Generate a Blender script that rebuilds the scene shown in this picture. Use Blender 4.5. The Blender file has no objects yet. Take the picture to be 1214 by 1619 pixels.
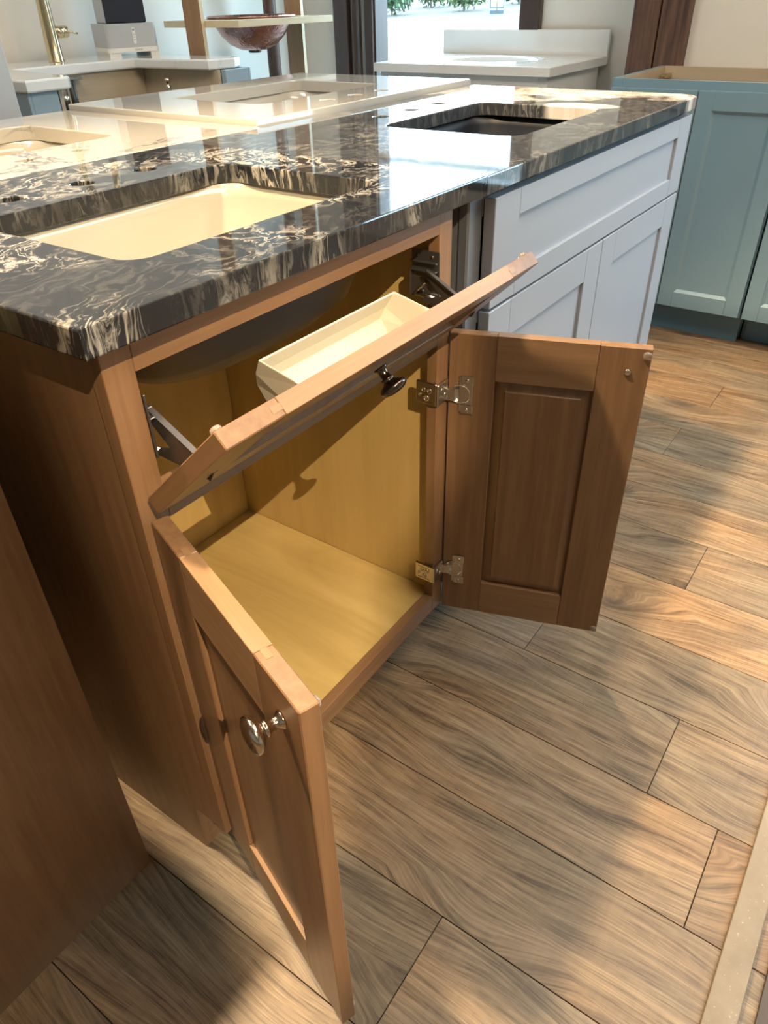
import bpy, bmesh, math, random
from mathutils import Vector, Matrix, Euler
random.seed(7)
scene = bpy.context.scene
COL = scene.collection

# ------------------------------------------------------------------ camera
CAM = Vector((-0.3381, -0.5519, 1.1170))
YAW, PITCH, ROLL, FPX = -0.9421, -0.6226, -0.0286, 1142.1
fw = Vector((-math.sin(YAW)*math.cos(PITCH), math.cos(YAW)*math.cos(PITCH), math.sin(PITCH)))
rt0 = Vector((math.cos(YAW), math.sin(YAW), 0))
up0 = rt0.cross(fw)
rt = rt0*math.cos(ROLL) + up0*math.sin(ROLL)
up = up0*math.cos(ROLL) - rt0*math.sin(ROLL)
cd = bpy.data.cameras.new('camera'); cam = bpy.data.objects.new('camera', cd); COL.objects.link(cam)
m = Matrix((rt, up, -fw)).transposed().to_4x4(); m.translation = CAM
cam.matrix_world = m
cd.sensor_fit = 'VERTICAL'; cd.sensor_height = 24.0; cd.lens = 24.0*FPX/1619.0
cd.clip_start = 0.02; cd.clip_end = 200
scene.camera = cam

# ------------------------------------------------------------------ world, lights, exposure
vs = scene.view_settings
vs.view_transform = 'Standard'; vs.look = 'None'; vs.gamma = 1.0; vs.exposure = 0.22; vs.use_curve_mapping = False
world = bpy.data.worlds.new('sky'); scene.world = world; world.use_nodes = True
bg = world.node_tree.nodes['Background']; bg.inputs[0].default_value = (0.58, 0.81, 1.0, 1); bg.inputs[1].default_value = 17.0

def lamp(kind, name, loc, aim, power, color, **kw):
    d = bpy.data.lights.new(name, kind); d.energy = power; d.color = color
    for k, v in kw.items(): setattr(d, k, v)
    o = bpy.data.objects.new(name, d); COL.objects.link(o); o.location = loc
    o.rotation_euler = (Vector(aim)-Vector(loc)).to_track_quat('-Z', 'Y').to_euler()
    return o
WARM = (1.0, 0.77, 0.50)
lamp('SUN', 'sun', (0, 0, 10), (2.2, -0.8, 7.6), 5.0, (1.0, 0.96, 0.88), angle=0.01)
SPOT_B = Vector((-0.92, -1.95, 2.72))
lamp('SPOT', 'track_spot_cabinet', SPOT_B, (0.42, 0.0, 0.30), 500, (1.0, 0.76, 0.47), spot_size=0.75, spot_blend=0.5, shadow_soft_size=0.006)
lamp('SPOT', 'track_spot_island', (-0.12, 0.66, 2.70), (0.22, -0.42, 0.2), 390, (1.0, 0.74, 0.45), spot_size=1.5, spot_blend=0.5, shadow_soft_size=0.05)
lamp('SPOT', 'track_spot_far', (1.50, 0.60, 2.70), (1.62, -0.55, 0.0), 340, (1.0, 0.74, 0.45), spot_size=0.84, spot_blend=0.6, shadow_soft_size=0.06)
lamp('AREA', 'added_fill_light', (1.1, -1.0, 2.72), (1.1, -1.0, 0), 72, (1.0, 0.85, 0.66), shape='RECTANGLE', size=2.2, size_y=1.2)  # added ambient fill above the aisle, not a known fixture
lamp('AREA', 'added_fill_light_back', (0.6, 1.3, 2.72), (0.6, 1.3, 0), 24, (1.0, 0.92, 0.82), shape='RECTANGLE', size=1.2, size_y=0.6)  # added ambient fill for the back walls and tops, not a known fixture
po = lamp('AREA', 'window_portal', (3.50, 1.73, 1.22), (0, 1.73, 1.22), 1, (1, 1, 1), shape='RECTANGLE', size=0.85, size_y=2.2)
po.data.cycles.is_portal = True
po2 = lamp('AREA', 'shop_window_portal', (3.17, -1.65, 1.30), (0, -1.65, 1.30), 1, (1, 1, 1), shape='RECTANGLE', size=1.1, size_y=2.0)
po2.data.cycles.is_portal = True

# ------------------------------------------------------------------ materials
class NT:
    def __init__(s, name):
        s.m = bpy.data.materials.new(name); s.m.use_nodes = True
        s.t = s.m.node_tree; s.b = s.t.nodes['Principled BSDF']
    def n(s, typ, **kw):
        nd = s.t.nodes.new(typ)
        for k, v in kw.items(): setattr(nd, k, v)
        return nd
    def l(s, a, b): s.t.links.new(a, b)
    def set(s, **kw):
        for k, v in kw.items(): s.b.inputs[k.replace('_', ' ')].default_value = v
    def coords(s, scale=(1, 1, 1), rot=(0, 0, 0), rnd=True):
        tc = s.n('ShaderNodeTexCoord'); mp = s.n('ShaderNodeMapping')
        mp.inputs['Scale'].default_value = scale; mp.inputs['Rotation'].default_value = rot
        src = tc.outputs['Object']
        if rnd:
            oi = s.n('ShaderNodeObjectInfo'); mu = s.n('ShaderNodeVectorMath', operation='SCALE')
            mu.inputs[0].default_value = (13.7, 7.3, 9.1); s.l(oi.outputs['Random'], mu.inputs['Scale'])
            ad = s.n('ShaderNodeVectorMath', operation='ADD'); s.l(src, ad.inputs[0]); s.l(mu.outputs[0], ad.inputs[1]); src = ad.outputs[0]
        s.l(src, mp.inputs['Vector']); return mp.outputs[0]
    def noise(s, vec, scale, detail=4, rough=0.55, dist=0.0):
        nd = s.n('ShaderNodeTexNoise'); nd.inputs['Scale'].default_value = scale; nd.inputs['Detail'].default_value = detail
        nd.inputs['Roughness'].default_value = rough; nd.inputs['Distortion'].default_value = dist
        if vec is not None: s.l(vec, nd.inputs['Vector'])
        return nd
    def ramp(s, fac, stops):
        r = s.n('ShaderNodeValToRGB'); e = r.color_ramp.elements
        while len(e) < len(stops): e.new(0.5)
        for i, (p, c) in enumerate(stops): e[i].position = p; e[i].color = (*c, 1) if len(c) == 3 else c
        s.l(fac, r.inputs[0]); return r.outputs[0]
    def mix(s, fac, a, b, mode='MIX'):
        x = s.n('ShaderNodeMix', data_type='RGBA', blend_type=mode)
        for sock, v in ((x.inputs['Factor'], fac), (x.inputs['A'], a), (x.inputs['B'], b)):
            if isinstance(v, (int, float)): sock.default_value = v
            elif isinstance(v, tuple): sock.default_value = (*v, 1)
            else: s.l(v, sock)
        return x.outputs['Result']
    def math(s, op, a, b=0.5, clamp=False):
        x = s.n('ShaderNodeMath', operation=op, use_clamp=clamp)
        for i, v in enumerate((a, b)):
            if isinstance(v, (int, float)): x.inputs[i].default_value = v
            else: s.l(v, x.inputs[i])
        return x.outputs[0]
    def bump(s, h, strength=0.2, dist=0.002):
        b = s.n('ShaderNodeBump'); b.inputs['Strength'].default_value = strength; b.inputs['Distance'].default_value = dist
        s.l(h, b.inputs['Height']); s.l(b.outputs[0], s.b.inputs['Normal'])

def plain(name, col, rough=0.4, metal=0.0, coat=0.0, var=0.06):
    t = NT(name); v = t.coords(); n = t.noise(v, 9.0, 3)
    c2 = tuple(max(0, c*(1-var*2)) for c in col)
    t.l(t.mix(n.outputs['Fac'], tuple(min(1, c*(1+var)) for c in col), c2), t.b.inputs['Base Color'])
    t.set(Roughness=rough, Metallic=metal, Coat_Weight=coat)
    return t.m

def wood(name, dark, light, axis='z', rough=0.38, fine=70, big=5.0, blotch=0.35, knots=False, bump=0.08):
    t = NT(name)
    sc = {'x': (0.05, 1, 1), 'y': (1, 0.05, 1), 'z': (1, 1, 0.05)}[axis]
    sb = {'x': (0.22, 1, 1), 'y': (1, 0.22, 1), 'z': (1, 1, 0.22)}[axis]
    f = t.noise(t.coords(sc), fine, 5, 0.65).outputs['Fac']
    bmp = t.noise(t.coords(sb), big, 4, 0.6, 1.6).outputs['Fac']
    g = t.math('ADD', t.math('MULTIPLY', f, 1-blotch), t.math('MULTIPLY', bmp, blotch))
    c = t.ramp(g, ((0.30, dark), (0.52, tuple((a+b)/2 for a, b in zip(dark, light))), (0.72, light)))
    if knots:
        vo = t.n('ShaderNodeTexVoronoi'); vo.inputs['Scale'].default_value = 3.0
        t.l(t.coords(sb), vo.inputs['Vector'])
        k = t.ramp(vo.outputs['Distance'], ((0.03, (1, 1, 1)), (0.12, (0, 0, 0))))
        c = t.mix(t.math('MULTIPLY', k, 0.55), c, tuple(d*0.5 for d in dark))
    t.l(c, t.b.inputs['Base Color']); t.set(Roughness=rough, Coat_Weight=0.12, Coat_Roughness=0.25)
    if bump: t.bump(f, bump, 0.001)
    return t.m

M = {}
BD, BL = (0.146, 0.077, 0.038), (0.278, 0.158, 0.080)
for ax in 'xyz': M['brown_'+ax] = wood('stained_maple_'+ax, BD, BL, ax)
M['brown_rail'] = wood('stained_maple_rail', (0.195, 0.110, 0.055), (0.345, 0.208, 0.110), 'x')
M['ply_x'] = wood('pale_plywood', (0.40, 0.32, 0.22), (0.56, 0.46, 0.33), 'x', 0.45, fine=26, big=3.4, blotch=0.62, bump=0.03)
M['brown_end'] = wood('stained_maple_end', (0.19, 0.085, 0.04), (0.26, 0.12, 0.06), 'z', fine=140)
M['brown_lit'] = wood('pale_maple_edge', (0.36, 0.20, 0.10), (0.46, 0.27, 0.14), 'x')
for ax in 'xyz': M['birch_'+ax] = wood('birch_ply_'+ax, (0.42, 0.29, 0.098), (0.58, 0.42, 0.17), ax, 0.42, fine=26, big=3.4, blotch=0.62, bump=0.03)
M['birch_floor'] = wood('birch_ply_bottom', (0.36, 0.245, 0.075), (0.64, 0.48, 0.20), 'y', 0.36, fine=26, big=4.5, blotch=0.7, knots=True, bump=0.02)
M['rack_wood'] = wood('rack_oak', (0.26, 0.145, 0.07), (0.38, 0.22, 0.11), 'z')
M['rack_pale'] = wood('rack_pine', (0.60, 0.48, 0.30), (0.72, 0.60, 0.40), 'x')
M['dark_post'] = wood('dark_stained_plank', (0.006, 0.004, 0.004), (0.21, 0.105, 0.07), 'z', 0.55, fine=42, big=9, blotch=0.3, knots=True, bump=0.5)
M['dark_trim'] = wood('dark_window_trim', (0.035, 0.022, 0.020), (0.080, 0.048, 0.038), 'z', 0.3)
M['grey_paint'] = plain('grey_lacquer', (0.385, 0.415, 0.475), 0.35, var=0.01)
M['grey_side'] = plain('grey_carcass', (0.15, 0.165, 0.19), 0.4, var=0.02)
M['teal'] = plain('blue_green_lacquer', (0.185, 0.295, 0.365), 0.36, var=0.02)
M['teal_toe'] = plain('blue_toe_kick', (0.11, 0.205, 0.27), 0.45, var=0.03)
M['bluegrey'] = plain('blue_grey_paint', (0.30, 0.40, 0.47), 0.4, var=0.02)
M['white_paint'] = plain('white_lacquer', (0.72, 0.72, 0.70), 0.35, var=0.01)
M['wall'] = plain('greige_wall_paint', (0.75, 0.72, 0.66), 0.85, var=0.02)
M['ceil'] = plain('ceiling_paint', (0.72, 0.70, 0.66), 0.9, var=0.02)
M['steel'] = plain('nickel_steel', (0.62, 0.58, 0.52), 0.22, 1.0)
M['dark_steel'] = plain('dark_zinc_plate', (0.18, 0.17, 0.17), 0.35, 0.85)
M['nickel'] = plain('polished_knob_nickel', (0.58, 0.50, 0.42), 0.16, 1.0)
M['bronze'] = plain('dark_knob_bronze', (0.13, 0.105, 0.09), 0.22, 1.0)
M['brass'] = plain('brushed_brass', (0.62, 0.52, 0.34), 0.24, 1.0)
M['tray'] = plain('cream_plastic', (0.60, 0.57, 0.475), 0.42, var=0.02)
M['rubber'] = plain('clear_bumper', (0.95, 0.88, 0.80), 0.12)
M['rubber'].node_tree.nodes['Principled BSDF'].inputs['Transmission Weight'].default_value = 0.85
M['black'] = plain('black_plastic', (0.012, 0.013, 0.016), 0.4)
M['blackcloth'] = plain('speaker_cloth', (0.016, 0.02, 0.03), 0.8)
M['silver'] = plain('silver_plastic', (0.46, 0.47, 0.48), 0.4, var=0.02)
M['offwhite'] = plain('white_plastic', (0.78, 0.76, 0.70), 0.4, var=0.02)
M['line'] = plain('grey_print', (0.25, 0.25, 0.26), 0.6)
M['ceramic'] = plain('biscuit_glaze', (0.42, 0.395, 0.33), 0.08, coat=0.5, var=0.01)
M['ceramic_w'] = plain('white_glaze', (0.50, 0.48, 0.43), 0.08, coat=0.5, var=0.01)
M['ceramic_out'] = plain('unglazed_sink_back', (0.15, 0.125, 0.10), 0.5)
M['cultured'] = plain('cultured_marble', (0.80, 0.80, 0.78), 0.10, coat=0.4, var=0.02)
M['asphalt'] = plain('pale_concrete', (0.15, 0.147, 0.137), 0.9, var=0.12)
M['mulch'] = plain('wood_mulch', (0.075, 0.060, 0.052), 0.95, var=0.25)
M['grass'] = plain('lawn', (0.12, 0.30, 0.06), 0.9, var=0.4)
M['leaf'] = plain('shrub_leaf', (0.020, 0.060, 0.014), 0.6, var=0.4)
M['leaf2'] = plain('lime_shrub_leaf', (0.038, 0.072, 0.012), 0.6, var=0.35)
M['bark'] = plain('bark', (0.12, 0.08, 0.05), 0.9, var=0.3)
M['signwhite'] = plain('sign_white', (0.17, 0.17, 0.17), 0.5, var=0.01)
M['signblue'] = plain('sign_slate', (0.008, 0.022, 0.030), 0.5)
M['mat'] = plain('grey_rubber_mat', (0.10, 0.085, 0.08), 0.8, var=0.2)

def board_mat():
    t = NT('speckled_board'); v = t.coords()
    n = t.noise(v, 260, 2); k = t.ramp(n.outputs['Fac'], ((0.70, (0, 0, 0)), (0.74, (1, 1, 1))))
    b = t.noise(v, 20, 4)
    t.l(t.mix(k, t.ramp(b.outputs['Fac'], ((0.3, (0.22, 0.18, 0.13)), (0.7, (0.28, 0.235, 0.175)))), (0.5, 0.46, 0.38)), t.b.inputs['Base Color'])
    t.set(Roughness=0.6); t.bump(n.outputs['Fac'], 0.4, 0.001); return t.m
M['board'] = board_mat()
M['navy'] = plain('dark_composite', (0.010, 0.014, 0.024), 0.5)

def copper():
    t = NT('hammered_copper'); v = t.coords(rnd=False)
    vo = t.n('ShaderNodeTexVoronoi'); vo.inputs['Scale'].default_value = 95; t.l(v, vo.inputs['Vector'])
    n = t.noise(v, 14, 4)
    t.l(t.ramp(n.outputs['Fac'], ((0.3, (0.34, 0.15, 0.125)), (0.7, (0.60, 0.36, 0.31)))), t.b.inputs['Base Color'])
    t.set(Roughness=0.24, Metallic=1.0); t.bump(vo.outputs['Distance'], 0.5, 0.003); return t.m
M['copper'] = copper()

def granite(name, right=False):
    t = NT(name)
    v = t.coords((1, 1, 0.30), (0, 0, math.radians(-25)), rnd=False)
    w = t.noise(v, 5.0, 5, 0.6)
    off = t.n('ShaderNodeVectorMath', operation='MULTIPLY_ADD'); t.l(w.outputs['Color'], off.inputs[0])
    off.inputs[1].default_value = (0.22, 0.22, 0.10); t.l(v, off.inputs[2])
    st = t.n('ShaderNodeMapping'); st.inputs['Scale'].default_value = (1.0, 2.8, 1.0); t.l(off.outputs[0], st.inputs['Vector'])
    f = t.noise(st.outputs[0], 6.0, 5, 0.55, 0.6).outputs['Fac']
    tri = t.math('ABSOLUTE', t.math('SUBTRACT', t.math('FRACT', t.math('MULTIPLY', f, 9.0), 0.0), 0.5))
    grit = t.noise(st.outputs[0], 60, 5, 0.7).outputs['Fac']
    tri = t.math('ADD', tri, t.math('MULTIPLY', t.math('SUBTRACT', grit, 0.5), 0.55))
    lines = t.ramp(tri, ((0.0, (1, 1, 1)), (0.07, (0.75, 0.75, 0.75)), (0.17, (0, 0, 0))))
    b = t.noise(st.outputs[0], 26, 8, 0.75).outputs['Fac']
    v2 = t.ramp(b, ((0.52, (0, 0, 0)), (0.62, (1, 1, 1))))
    big = t.noise(v, 4.6, 3, 0.55).outputs['Fac']
    mask = t.ramp(big, ((0.45, (0, 0, 0)), (0.58, (1, 1, 1))))
    both = t.math('MAXIMUM', t.math('MULTIPLY', lines, 0.85), t.math('MULTIPLY', v2, 0.75))
    fac = t.math('MULTIPLY', both, t.math('ADD', t.math('MULTIPLY', mask, 0.86 if not right else 0.30), 0.07 if not right else 0.10), True)
    base = t.mix(t.noise(v, 18, 6, 0.7).outputs['Fac'], (0.004, 0.005, 0.007), (0.026, 0.028, 0.034) if not right else (0.085, 0.095, 0.108))
    vein = t.mix(t.noise(v, 30, 4, 0.6).outputs['Fac'], (0.30, 0.26, 0.19), (0.80, 0.77, 0.71))
    col = t.mix(fac, base, vein)
    if right:
        tc = t.n('ShaderNodeTexCoord'); sx = t.n('ShaderNodeSeparateXYZ'); t.l(tc.outputs['Object'], sx.inputs[0])
        g = t.math('ADD', sx.outputs['X'], t.math('MULTIPLY', sx.outputs['Y'], 0.35))
        g = t.math('ADD', g, t.math('MULTIPLY', t.math('SUBTRACT', w.outputs['Fac'], 0.5), 0.55))
        pale = t.ramp(g, ((0.0, (0, 0, 0)), (1.0, (1, 1, 1))))
        pr_ = t.n('ShaderNodeMapRange'); pr_.inputs['From Min'].default_value = 0.34; pr_.inputs['From Max'].default_value = 0.40; t.l(g, pr_.inputs['Value'])
        streak = t.noise(st.outputs[0], 7, 6, 0.6).outputs['Fac']
        pc = t.ramp(streak, ((0.34, (0.26, 0.22, 0.20)), (0.44, (0.64, 0.57, 0.50)), (0.60, (0.80, 0.76, 0.70))))
        dx = t.math('SUBTRACT', sx.outputs['X'], 0.235); dy = t.math('ADD', sx.outputs['Y'], 0.125)
        rr = t.math('SQRT', t.math('ADD', t.math('MULTIPLY', t.math('MULTIPLY', dx, dx), 3.0), t.math('MULTIPLY', dy, dy)))
        rr = t.math('ADD', rr, t.math('MULTIPLY', t.math('SUBTRACT', w.outputs['Fac'], 0.5), 0.08))
        blob = t.ramp(rr, ((0.075, (1, 1, 1)), (0.092, (0, 0, 0))))
        col = t.mix(t.math('MAXIMUM', pr_.outputs[0], t.math('MULTIPLY', blob, 0.9), True), col, pc)
    t.l(col, t.b.inputs['Base Color']); t.set(Roughness=0.045, IOR=1.52); return t.m
M['granite_l'] = granite('black_veined_granite'); M['granite_r'] = granite('slate_granite_pale_end', True)

def marble(name, base, dark, amount):
    t = NT(name); v = t.coords((1, 1, 1), (0, 0, 0.5), rnd=False)
    a = t.noise(v, 2.6, 8, 0.6, 1.4).outputs['Fac']; r = t.math('ABSOLUTE', t.math('SUBTRACT', a, 0.5))
    k = t.ramp(r, ((0.0, (1, 1, 1)), (0.006, (0.6, 0.6, 0.6)), (0.014, (0, 0, 0))))
    mk = t.ramp(t.noise(v, 2.1, 2).outputs['Fac'], ((0.48, (0, 0, 0)), (0.62, (1, 1, 1))))
    f = t.math('MULTIPLY', t.math('MULTIPLY', k, mk), amount)
    c = t.mix(t.noise(v, 4, 5).outputs['Fac'], base, tuple(x*0.93 for x in base))
    t.l(t.mix(f, c, dark), t.b.inputs['Base Color']); t.set(Roughness=0.06, Coat_Weight=0.3); return t.m
M['marble'] = marble('warm_veined_marble', (0.46, 0.43, 0.375), (0.05, 0.05, 0.07), 0.9)
M['quartz'] = marble('cream_quartz', (0.49, 0.47, 0.425), (0.45, 0.41, 0.36), 0.25)
M['carrara'] = marble('white_carrara', (0.80, 0.81, 0.80), (0.5, 0.52, 0.55), 0.4)

def floor_mat():
    t = NT('weathered_vinyl_plank')
    P = t.coords((1, 1, 1)); v3 = t.coords((1, 0.42, 1)); vk = t.coords((1, 0.55, 1))
    oi = t.n('ShaderNodeObjectInfo')
    sp = t.n('ShaderNodeSeparateXYZ'); t.l(P, sp.inputs[0])
    # knots bend the grain that flows along y
    vo = t.n('ShaderNodeTexVoronoi'); vo.voronoi_dimensions = '2D'; vo.inputs['Scale'].default_value = 2.9; t.l(vk, vo.inputs['Vector'])
    kd = t.math('ADD', vo.outputs['Distance'], t.math('MULTIPLY', t.math('SUBTRACT', t.noise(P, 26, 4).outputs['Fac'], 0.5), 0.07))
    bend = t.ramp(vo.outputs['Distance'], ((0.0, (1, 1, 1)), (0.10, (0.55, 0.55, 0.55)), (0.30, (0, 0, 0))))
    flow = t.noise(t.coords((1, 0.26, 1)), 4.6, 2, 0.45).outputs['Fac']
    u = t.math('ADD', sp.outputs['X'], t.math('MULTIPLY', flow, 0.19))
    u = t.math('ADD', u, t.math('MULTIPLY', bend, 0.085))
    def grain(ys, scale, det):
        cb = t.n('ShaderNodeCombineXYZ'); t.l(u, cb.inputs[0]); t.l(t.math('MULTIPLY', sp.outputs['Y'], ys), cb.inputs[1])
        return t.noise(cb.outputs[0], scale, det, 0.65).outputs['Fac']
    fine = grain(0.035, 330, 3); mid = grain(0.045, 85, 4); brd = grain(0.10, 17, 4)
    saw = t.noise(t.coords((0.10, 1, 1)), 130, 2).outputs['Fac']
    g = t.math('ADD', t.math('MULTIPLY', fine, 0.34), t.math('MULTIPLY', mid, 0.36))
    g = t.math('ADD', g, t.math('MULTIPLY', brd, 0.26)); g = t.math('ADD', g, t.math('MULTIPLY', saw, 0.04))
    c = t.ramp(g, ((0.385, (0.070, 0.044, 0.027)), (0.455, (0.180, 0.122, 0.074)), (0.525, (0.285, 0.200, 0.122)), (0.62, (0.42, 0.312, 0.200))))
    hue = t.ramp(t.noise(v3, 3.4, 4).outputs['Fac'], ((0.36, (0.74, 0.80, 0.86)), (0.50, (0.98, 0.97, 0.95)), (0.64, (1.16, 1.00, 0.82))))
    c = t.mix(1.0, c, hue, 'MULTIPLY')
    k = t.ramp(kd, ((0.008, (1, 1, 1)), (0.040, (0.65, 0.65, 0.65)), (0.075, (0.12, 0.12, 0.12)), (0.16, (0, 0, 0))))
    c = t.mix(t.math('MULTIPLY', k, 0.72), c, (0.060, 0.044, 0.034))
    crack = t.ramp(brd, ((0.27, (1, 1, 1)), (0.34, (0, 0, 0))))
    c = t.mix(t.math('MULTIPLY', crack, 0.6), c, (0.050, 0.036, 0.027))
    br = t.math('ADD', t.math('MULTIPLY', oi.outputs['Random'], 0.20), 0.74)
    bc = t.n('ShaderNodeCombineColor'); [t.l(br, bc.inputs[i]) for i in range(3)]
    c = t.mix(1.0, c, bc.outputs[0], 'MULTIPLY')
    t.l(c, t.b.inputs['Base Color']); t.set(Roughness=0.40)
    t.bump(t.math('ADD', t.math('MULTIPLY', fine, 0.6), t.math('MULTIPLY', mid, 0.5)), 0.25, 0.0012); return t.m
M['plank'] = floor_mat()

def glass():
    t = NT('window_glass'); tr = t.n('ShaderNodeBsdfTransparent'); gl = t.n('ShaderNodeBsdfGlossy'); gl.inputs['Roughness'].default_value = 0.0
    tr.inputs[0].default_value = (0.93, 0.98, 0.98, 1)
    mx = t.n('ShaderNodeMixShader'); mx.inputs[0].default_value = 0.06
    t.l(tr.outputs[0], mx.inputs[1]); t.l(gl.outputs[0], mx.inputs[2]); t.l(mx.outputs[0], t.t.nodes['Material Output'].inputs['Surface']); return t.m
M['glass'] = glass()

# ------------------------------------------------------------------ mesh helpers
class MB:
    """collects shapes; build() links them as ONE mesh object"""
    def __init__(s): s.bm = bmesh.new(); s.smooth = set()
    def _xf(s, vs, mat):
        if mat is not None:
            for v in vs: v.co = mat @ v.co
    def box(s, a, b, ch=0.0, mat=None, mi=0):
        r = bmesh.ops.create_cube(s.bm, size=1.0); vs = r['verts']
        for v in vs: v.co = Vector([(a[i]+b[i])/2 + v.co[i]*(b[i]-a[i]) for i in range(3)])
        s._xf(vs, mat)
        fs = {f for v in vs for f in v.link_faces}
        for f in fs: f.material_index = mi
        if ch > 0:
            es = list({e for v in vs for e in v.link_edges})
            r2 = bmesh.ops.bevel(s.bm, geom=es, offset=ch, segments=1, affect='EDGES', profile=0.5, material=mi)
        return s
    def prism(s, poly, axis, lo, hi, mi=0, mat=None):
        """poly of 2D points extruded along axis ('x','y','z')"""
        def P(p, h): return {'x': (h, p[0], p[1]), 'y': (p[0], h, p[1]), 'z': (p[0], p[1], h)}[axis]
        A = [s.bm.verts.new(P(p, lo)) for p in poly]; B = [s.bm.verts.new(P(p, hi)) for p in poly]
        n = len(poly); fs = [s.bm.faces.new(A[::-1]), s.bm.faces.new(B)]
        for i in range(n): fs.append(s.bm.faces.new((A[i], A[(i+1) % n], B[(i+1) % n], B[i])))
        for f in fs: f.material_index = mi
        s._xf(A+B, mat); return s
    def loft(s, rings, closed=True, cap0=True, cap1=True, mi=0, smooth=True):
        R = [[s.bm.verts.new(p) for p in r] for r in rings]; n = len(R[0])
        for a, b in zip(R, R[1:]):
            for i in range(n if closed else n-1):
                f = s.bm.faces.new((a[i], a[(i+1) % n], b[(i+1) % n], b[i])); f.material_index = mi; f.smooth = smooth
        if cap0: f = s.bm.faces.new(R[0][::-1]); f.material_index = mi
        if cap1: f = s.bm.faces.new(R[-1]); f.material_index = mi
        return s
    def lathe(s, prof, mat=None, n=24, mi=0, smooth=True):
        """prof: (radius, z) pairs about z"""
        rings = []
        for r, z in prof:
            ring = [Vector((max(r, 1e-5)*math.cos(2*math.pi*i/n), max(r, 1e-5)*math.sin(2*math.pi*i/n), z)) for i in range(n)]
            rings.append([mat @ p for p in ring] if mat is not None else ring)
        return s.loft(rings, mi=mi, smooth=smooth)
    def tube(s, pts, rad, n=12, mi=0):
        pts = [Vector(p) for p in pts]; rings = []
        rad = rad if isinstance(rad, (list, tuple)) else [rad]*len(pts)
        for i, p in enumerate(pts):
            d = (pts[min(i+1, len(pts)-1)]-pts[max(i-1, 0)]).normalized()
            u = d.orthogonal() if abs(d.z) > 0.99 else d.cross(Vector((0, 0, 1)))
            u.normalize(); w = d.cross(u)
            rings.append([p + rad[i]*(u*math.cos(2*math.pi*k/n)+w*math.sin(2*math.pi*k/n)) for k in range(n)])
        return s.loft(rings, mi=mi)
    def quad(s, a, b, c, d, mi=0):
        f = s.bm.faces.new([s.bm.verts.new(p) for p in (a, b, c, d)]); f.material_index = mi; return s
    def build(s, name, mats, parent=None, loc=(0, 0, 0), rot=(0, 0, 0)):
        bmesh.ops.recalc_face_normals(s.bm, faces=s.bm.faces)
        me = bpy.data.meshes.new(name); s.bm.to_mesh(me); s.bm.free()
        for mm in (mats if isinstance(mats, (list, tuple)) else [mats]): me.materials.append(M[mm] if isinstance(mm, str) else mm)
        o = bpy.data.objects.new(name, me); COL.objects.link(o); o.location = loc; o.rotation_euler = rot
        if parent: o.parent = parent
        return o
def box(name, mat, parent, a, b, ch=0.0008): return MB().box(a, b, ch).build(name, mat, parent)
def tag(o, label=None, cat=None, group=None, kind=None):
    if label: o['label'] = label
    if cat: o['category'] = cat
    if group: o['group'] = group
    if kind: o['kind'] = kind
    return o
def thing(name, label, cat, loc=(0, 0, 0), rz=0.0, group=None):
    o = bpy.data.objects.new(name, None); COL.objects.link(o); o.empty_display_size = 0.05
    o.location = loc; o.rotation_euler = (0, 0, rz); return tag(o, label, cat, group)
def struct(o): o['kind'] = 'structure'; return o
def rrect(x0, y0, x1, y1, r, n=6):
    out = []
    for cx, cy, a0 in ((x1-r, y1-r, 0), (x0+r, y1-r, 90), (x0+r, y0+r, 180), (x1-r, y0+r, 270)):
        for i in range(n+1):
            a = math.radians(a0+90*i/n); out.append((cx+r*math.cos(a), cy+r*math.sin(a)))
    return out
def circle(cx, cy, r, n=24): return [(cx+r*math.cos(2*math.pi*i/n), cy+r*math.sin(2*math.pi*i/n)) for i in range(n)]
def slab(name, mat, outline, holes, z0, z1, ease=0.002, parent=None, loc=(0, 0, 0)):
    """flat slab with holes and eased edges, from a filled 2D curve"""
    cu = bpy.data.curves.new('outline', 'CURVE'); cu.dimensions = '2D'; cu.fill_mode = 'BOTH'
    for loop in [outline]+holes:
        sp = cu.splines.new('POLY'); sp.points.add(len(loop)-1); sp.use_cyclic_u = True
        for p, q in zip(sp.points, loop): p.co = (q[0]-loc[0], q[1]-loc[1], 0, 1)
    cu.extrude = (z1-z0)/2-ease; cu.bevel_depth = ease; cu.bevel_resolution = 1; cu.offset = -ease
    tmp = bpy.data.objects.new('outline', cu); COL.objects.link(tmp)
    dg = bpy.context.evaluated_depsgraph_get(); dg.update()
    me = bpy.data.meshes.new_from_object(tmp.evaluated_get(dg)); bpy.data.objects.remove(tmp)
    me.materials.clear(); me.materials.append(M[mat]); me.name = name
    for v in me.vertices: v.co.z += (z0+z1)/2-loc[2]
    for p in me.polygons: p.use_smooth = False; p.material_index = 0
    o = bpy.data.objects.new(name, me); COL.objects.link(o); o.location = loc
    if parent: o.parent = parent
    return o
def lin(a, b, t): return a+(b-a)*t

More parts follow.
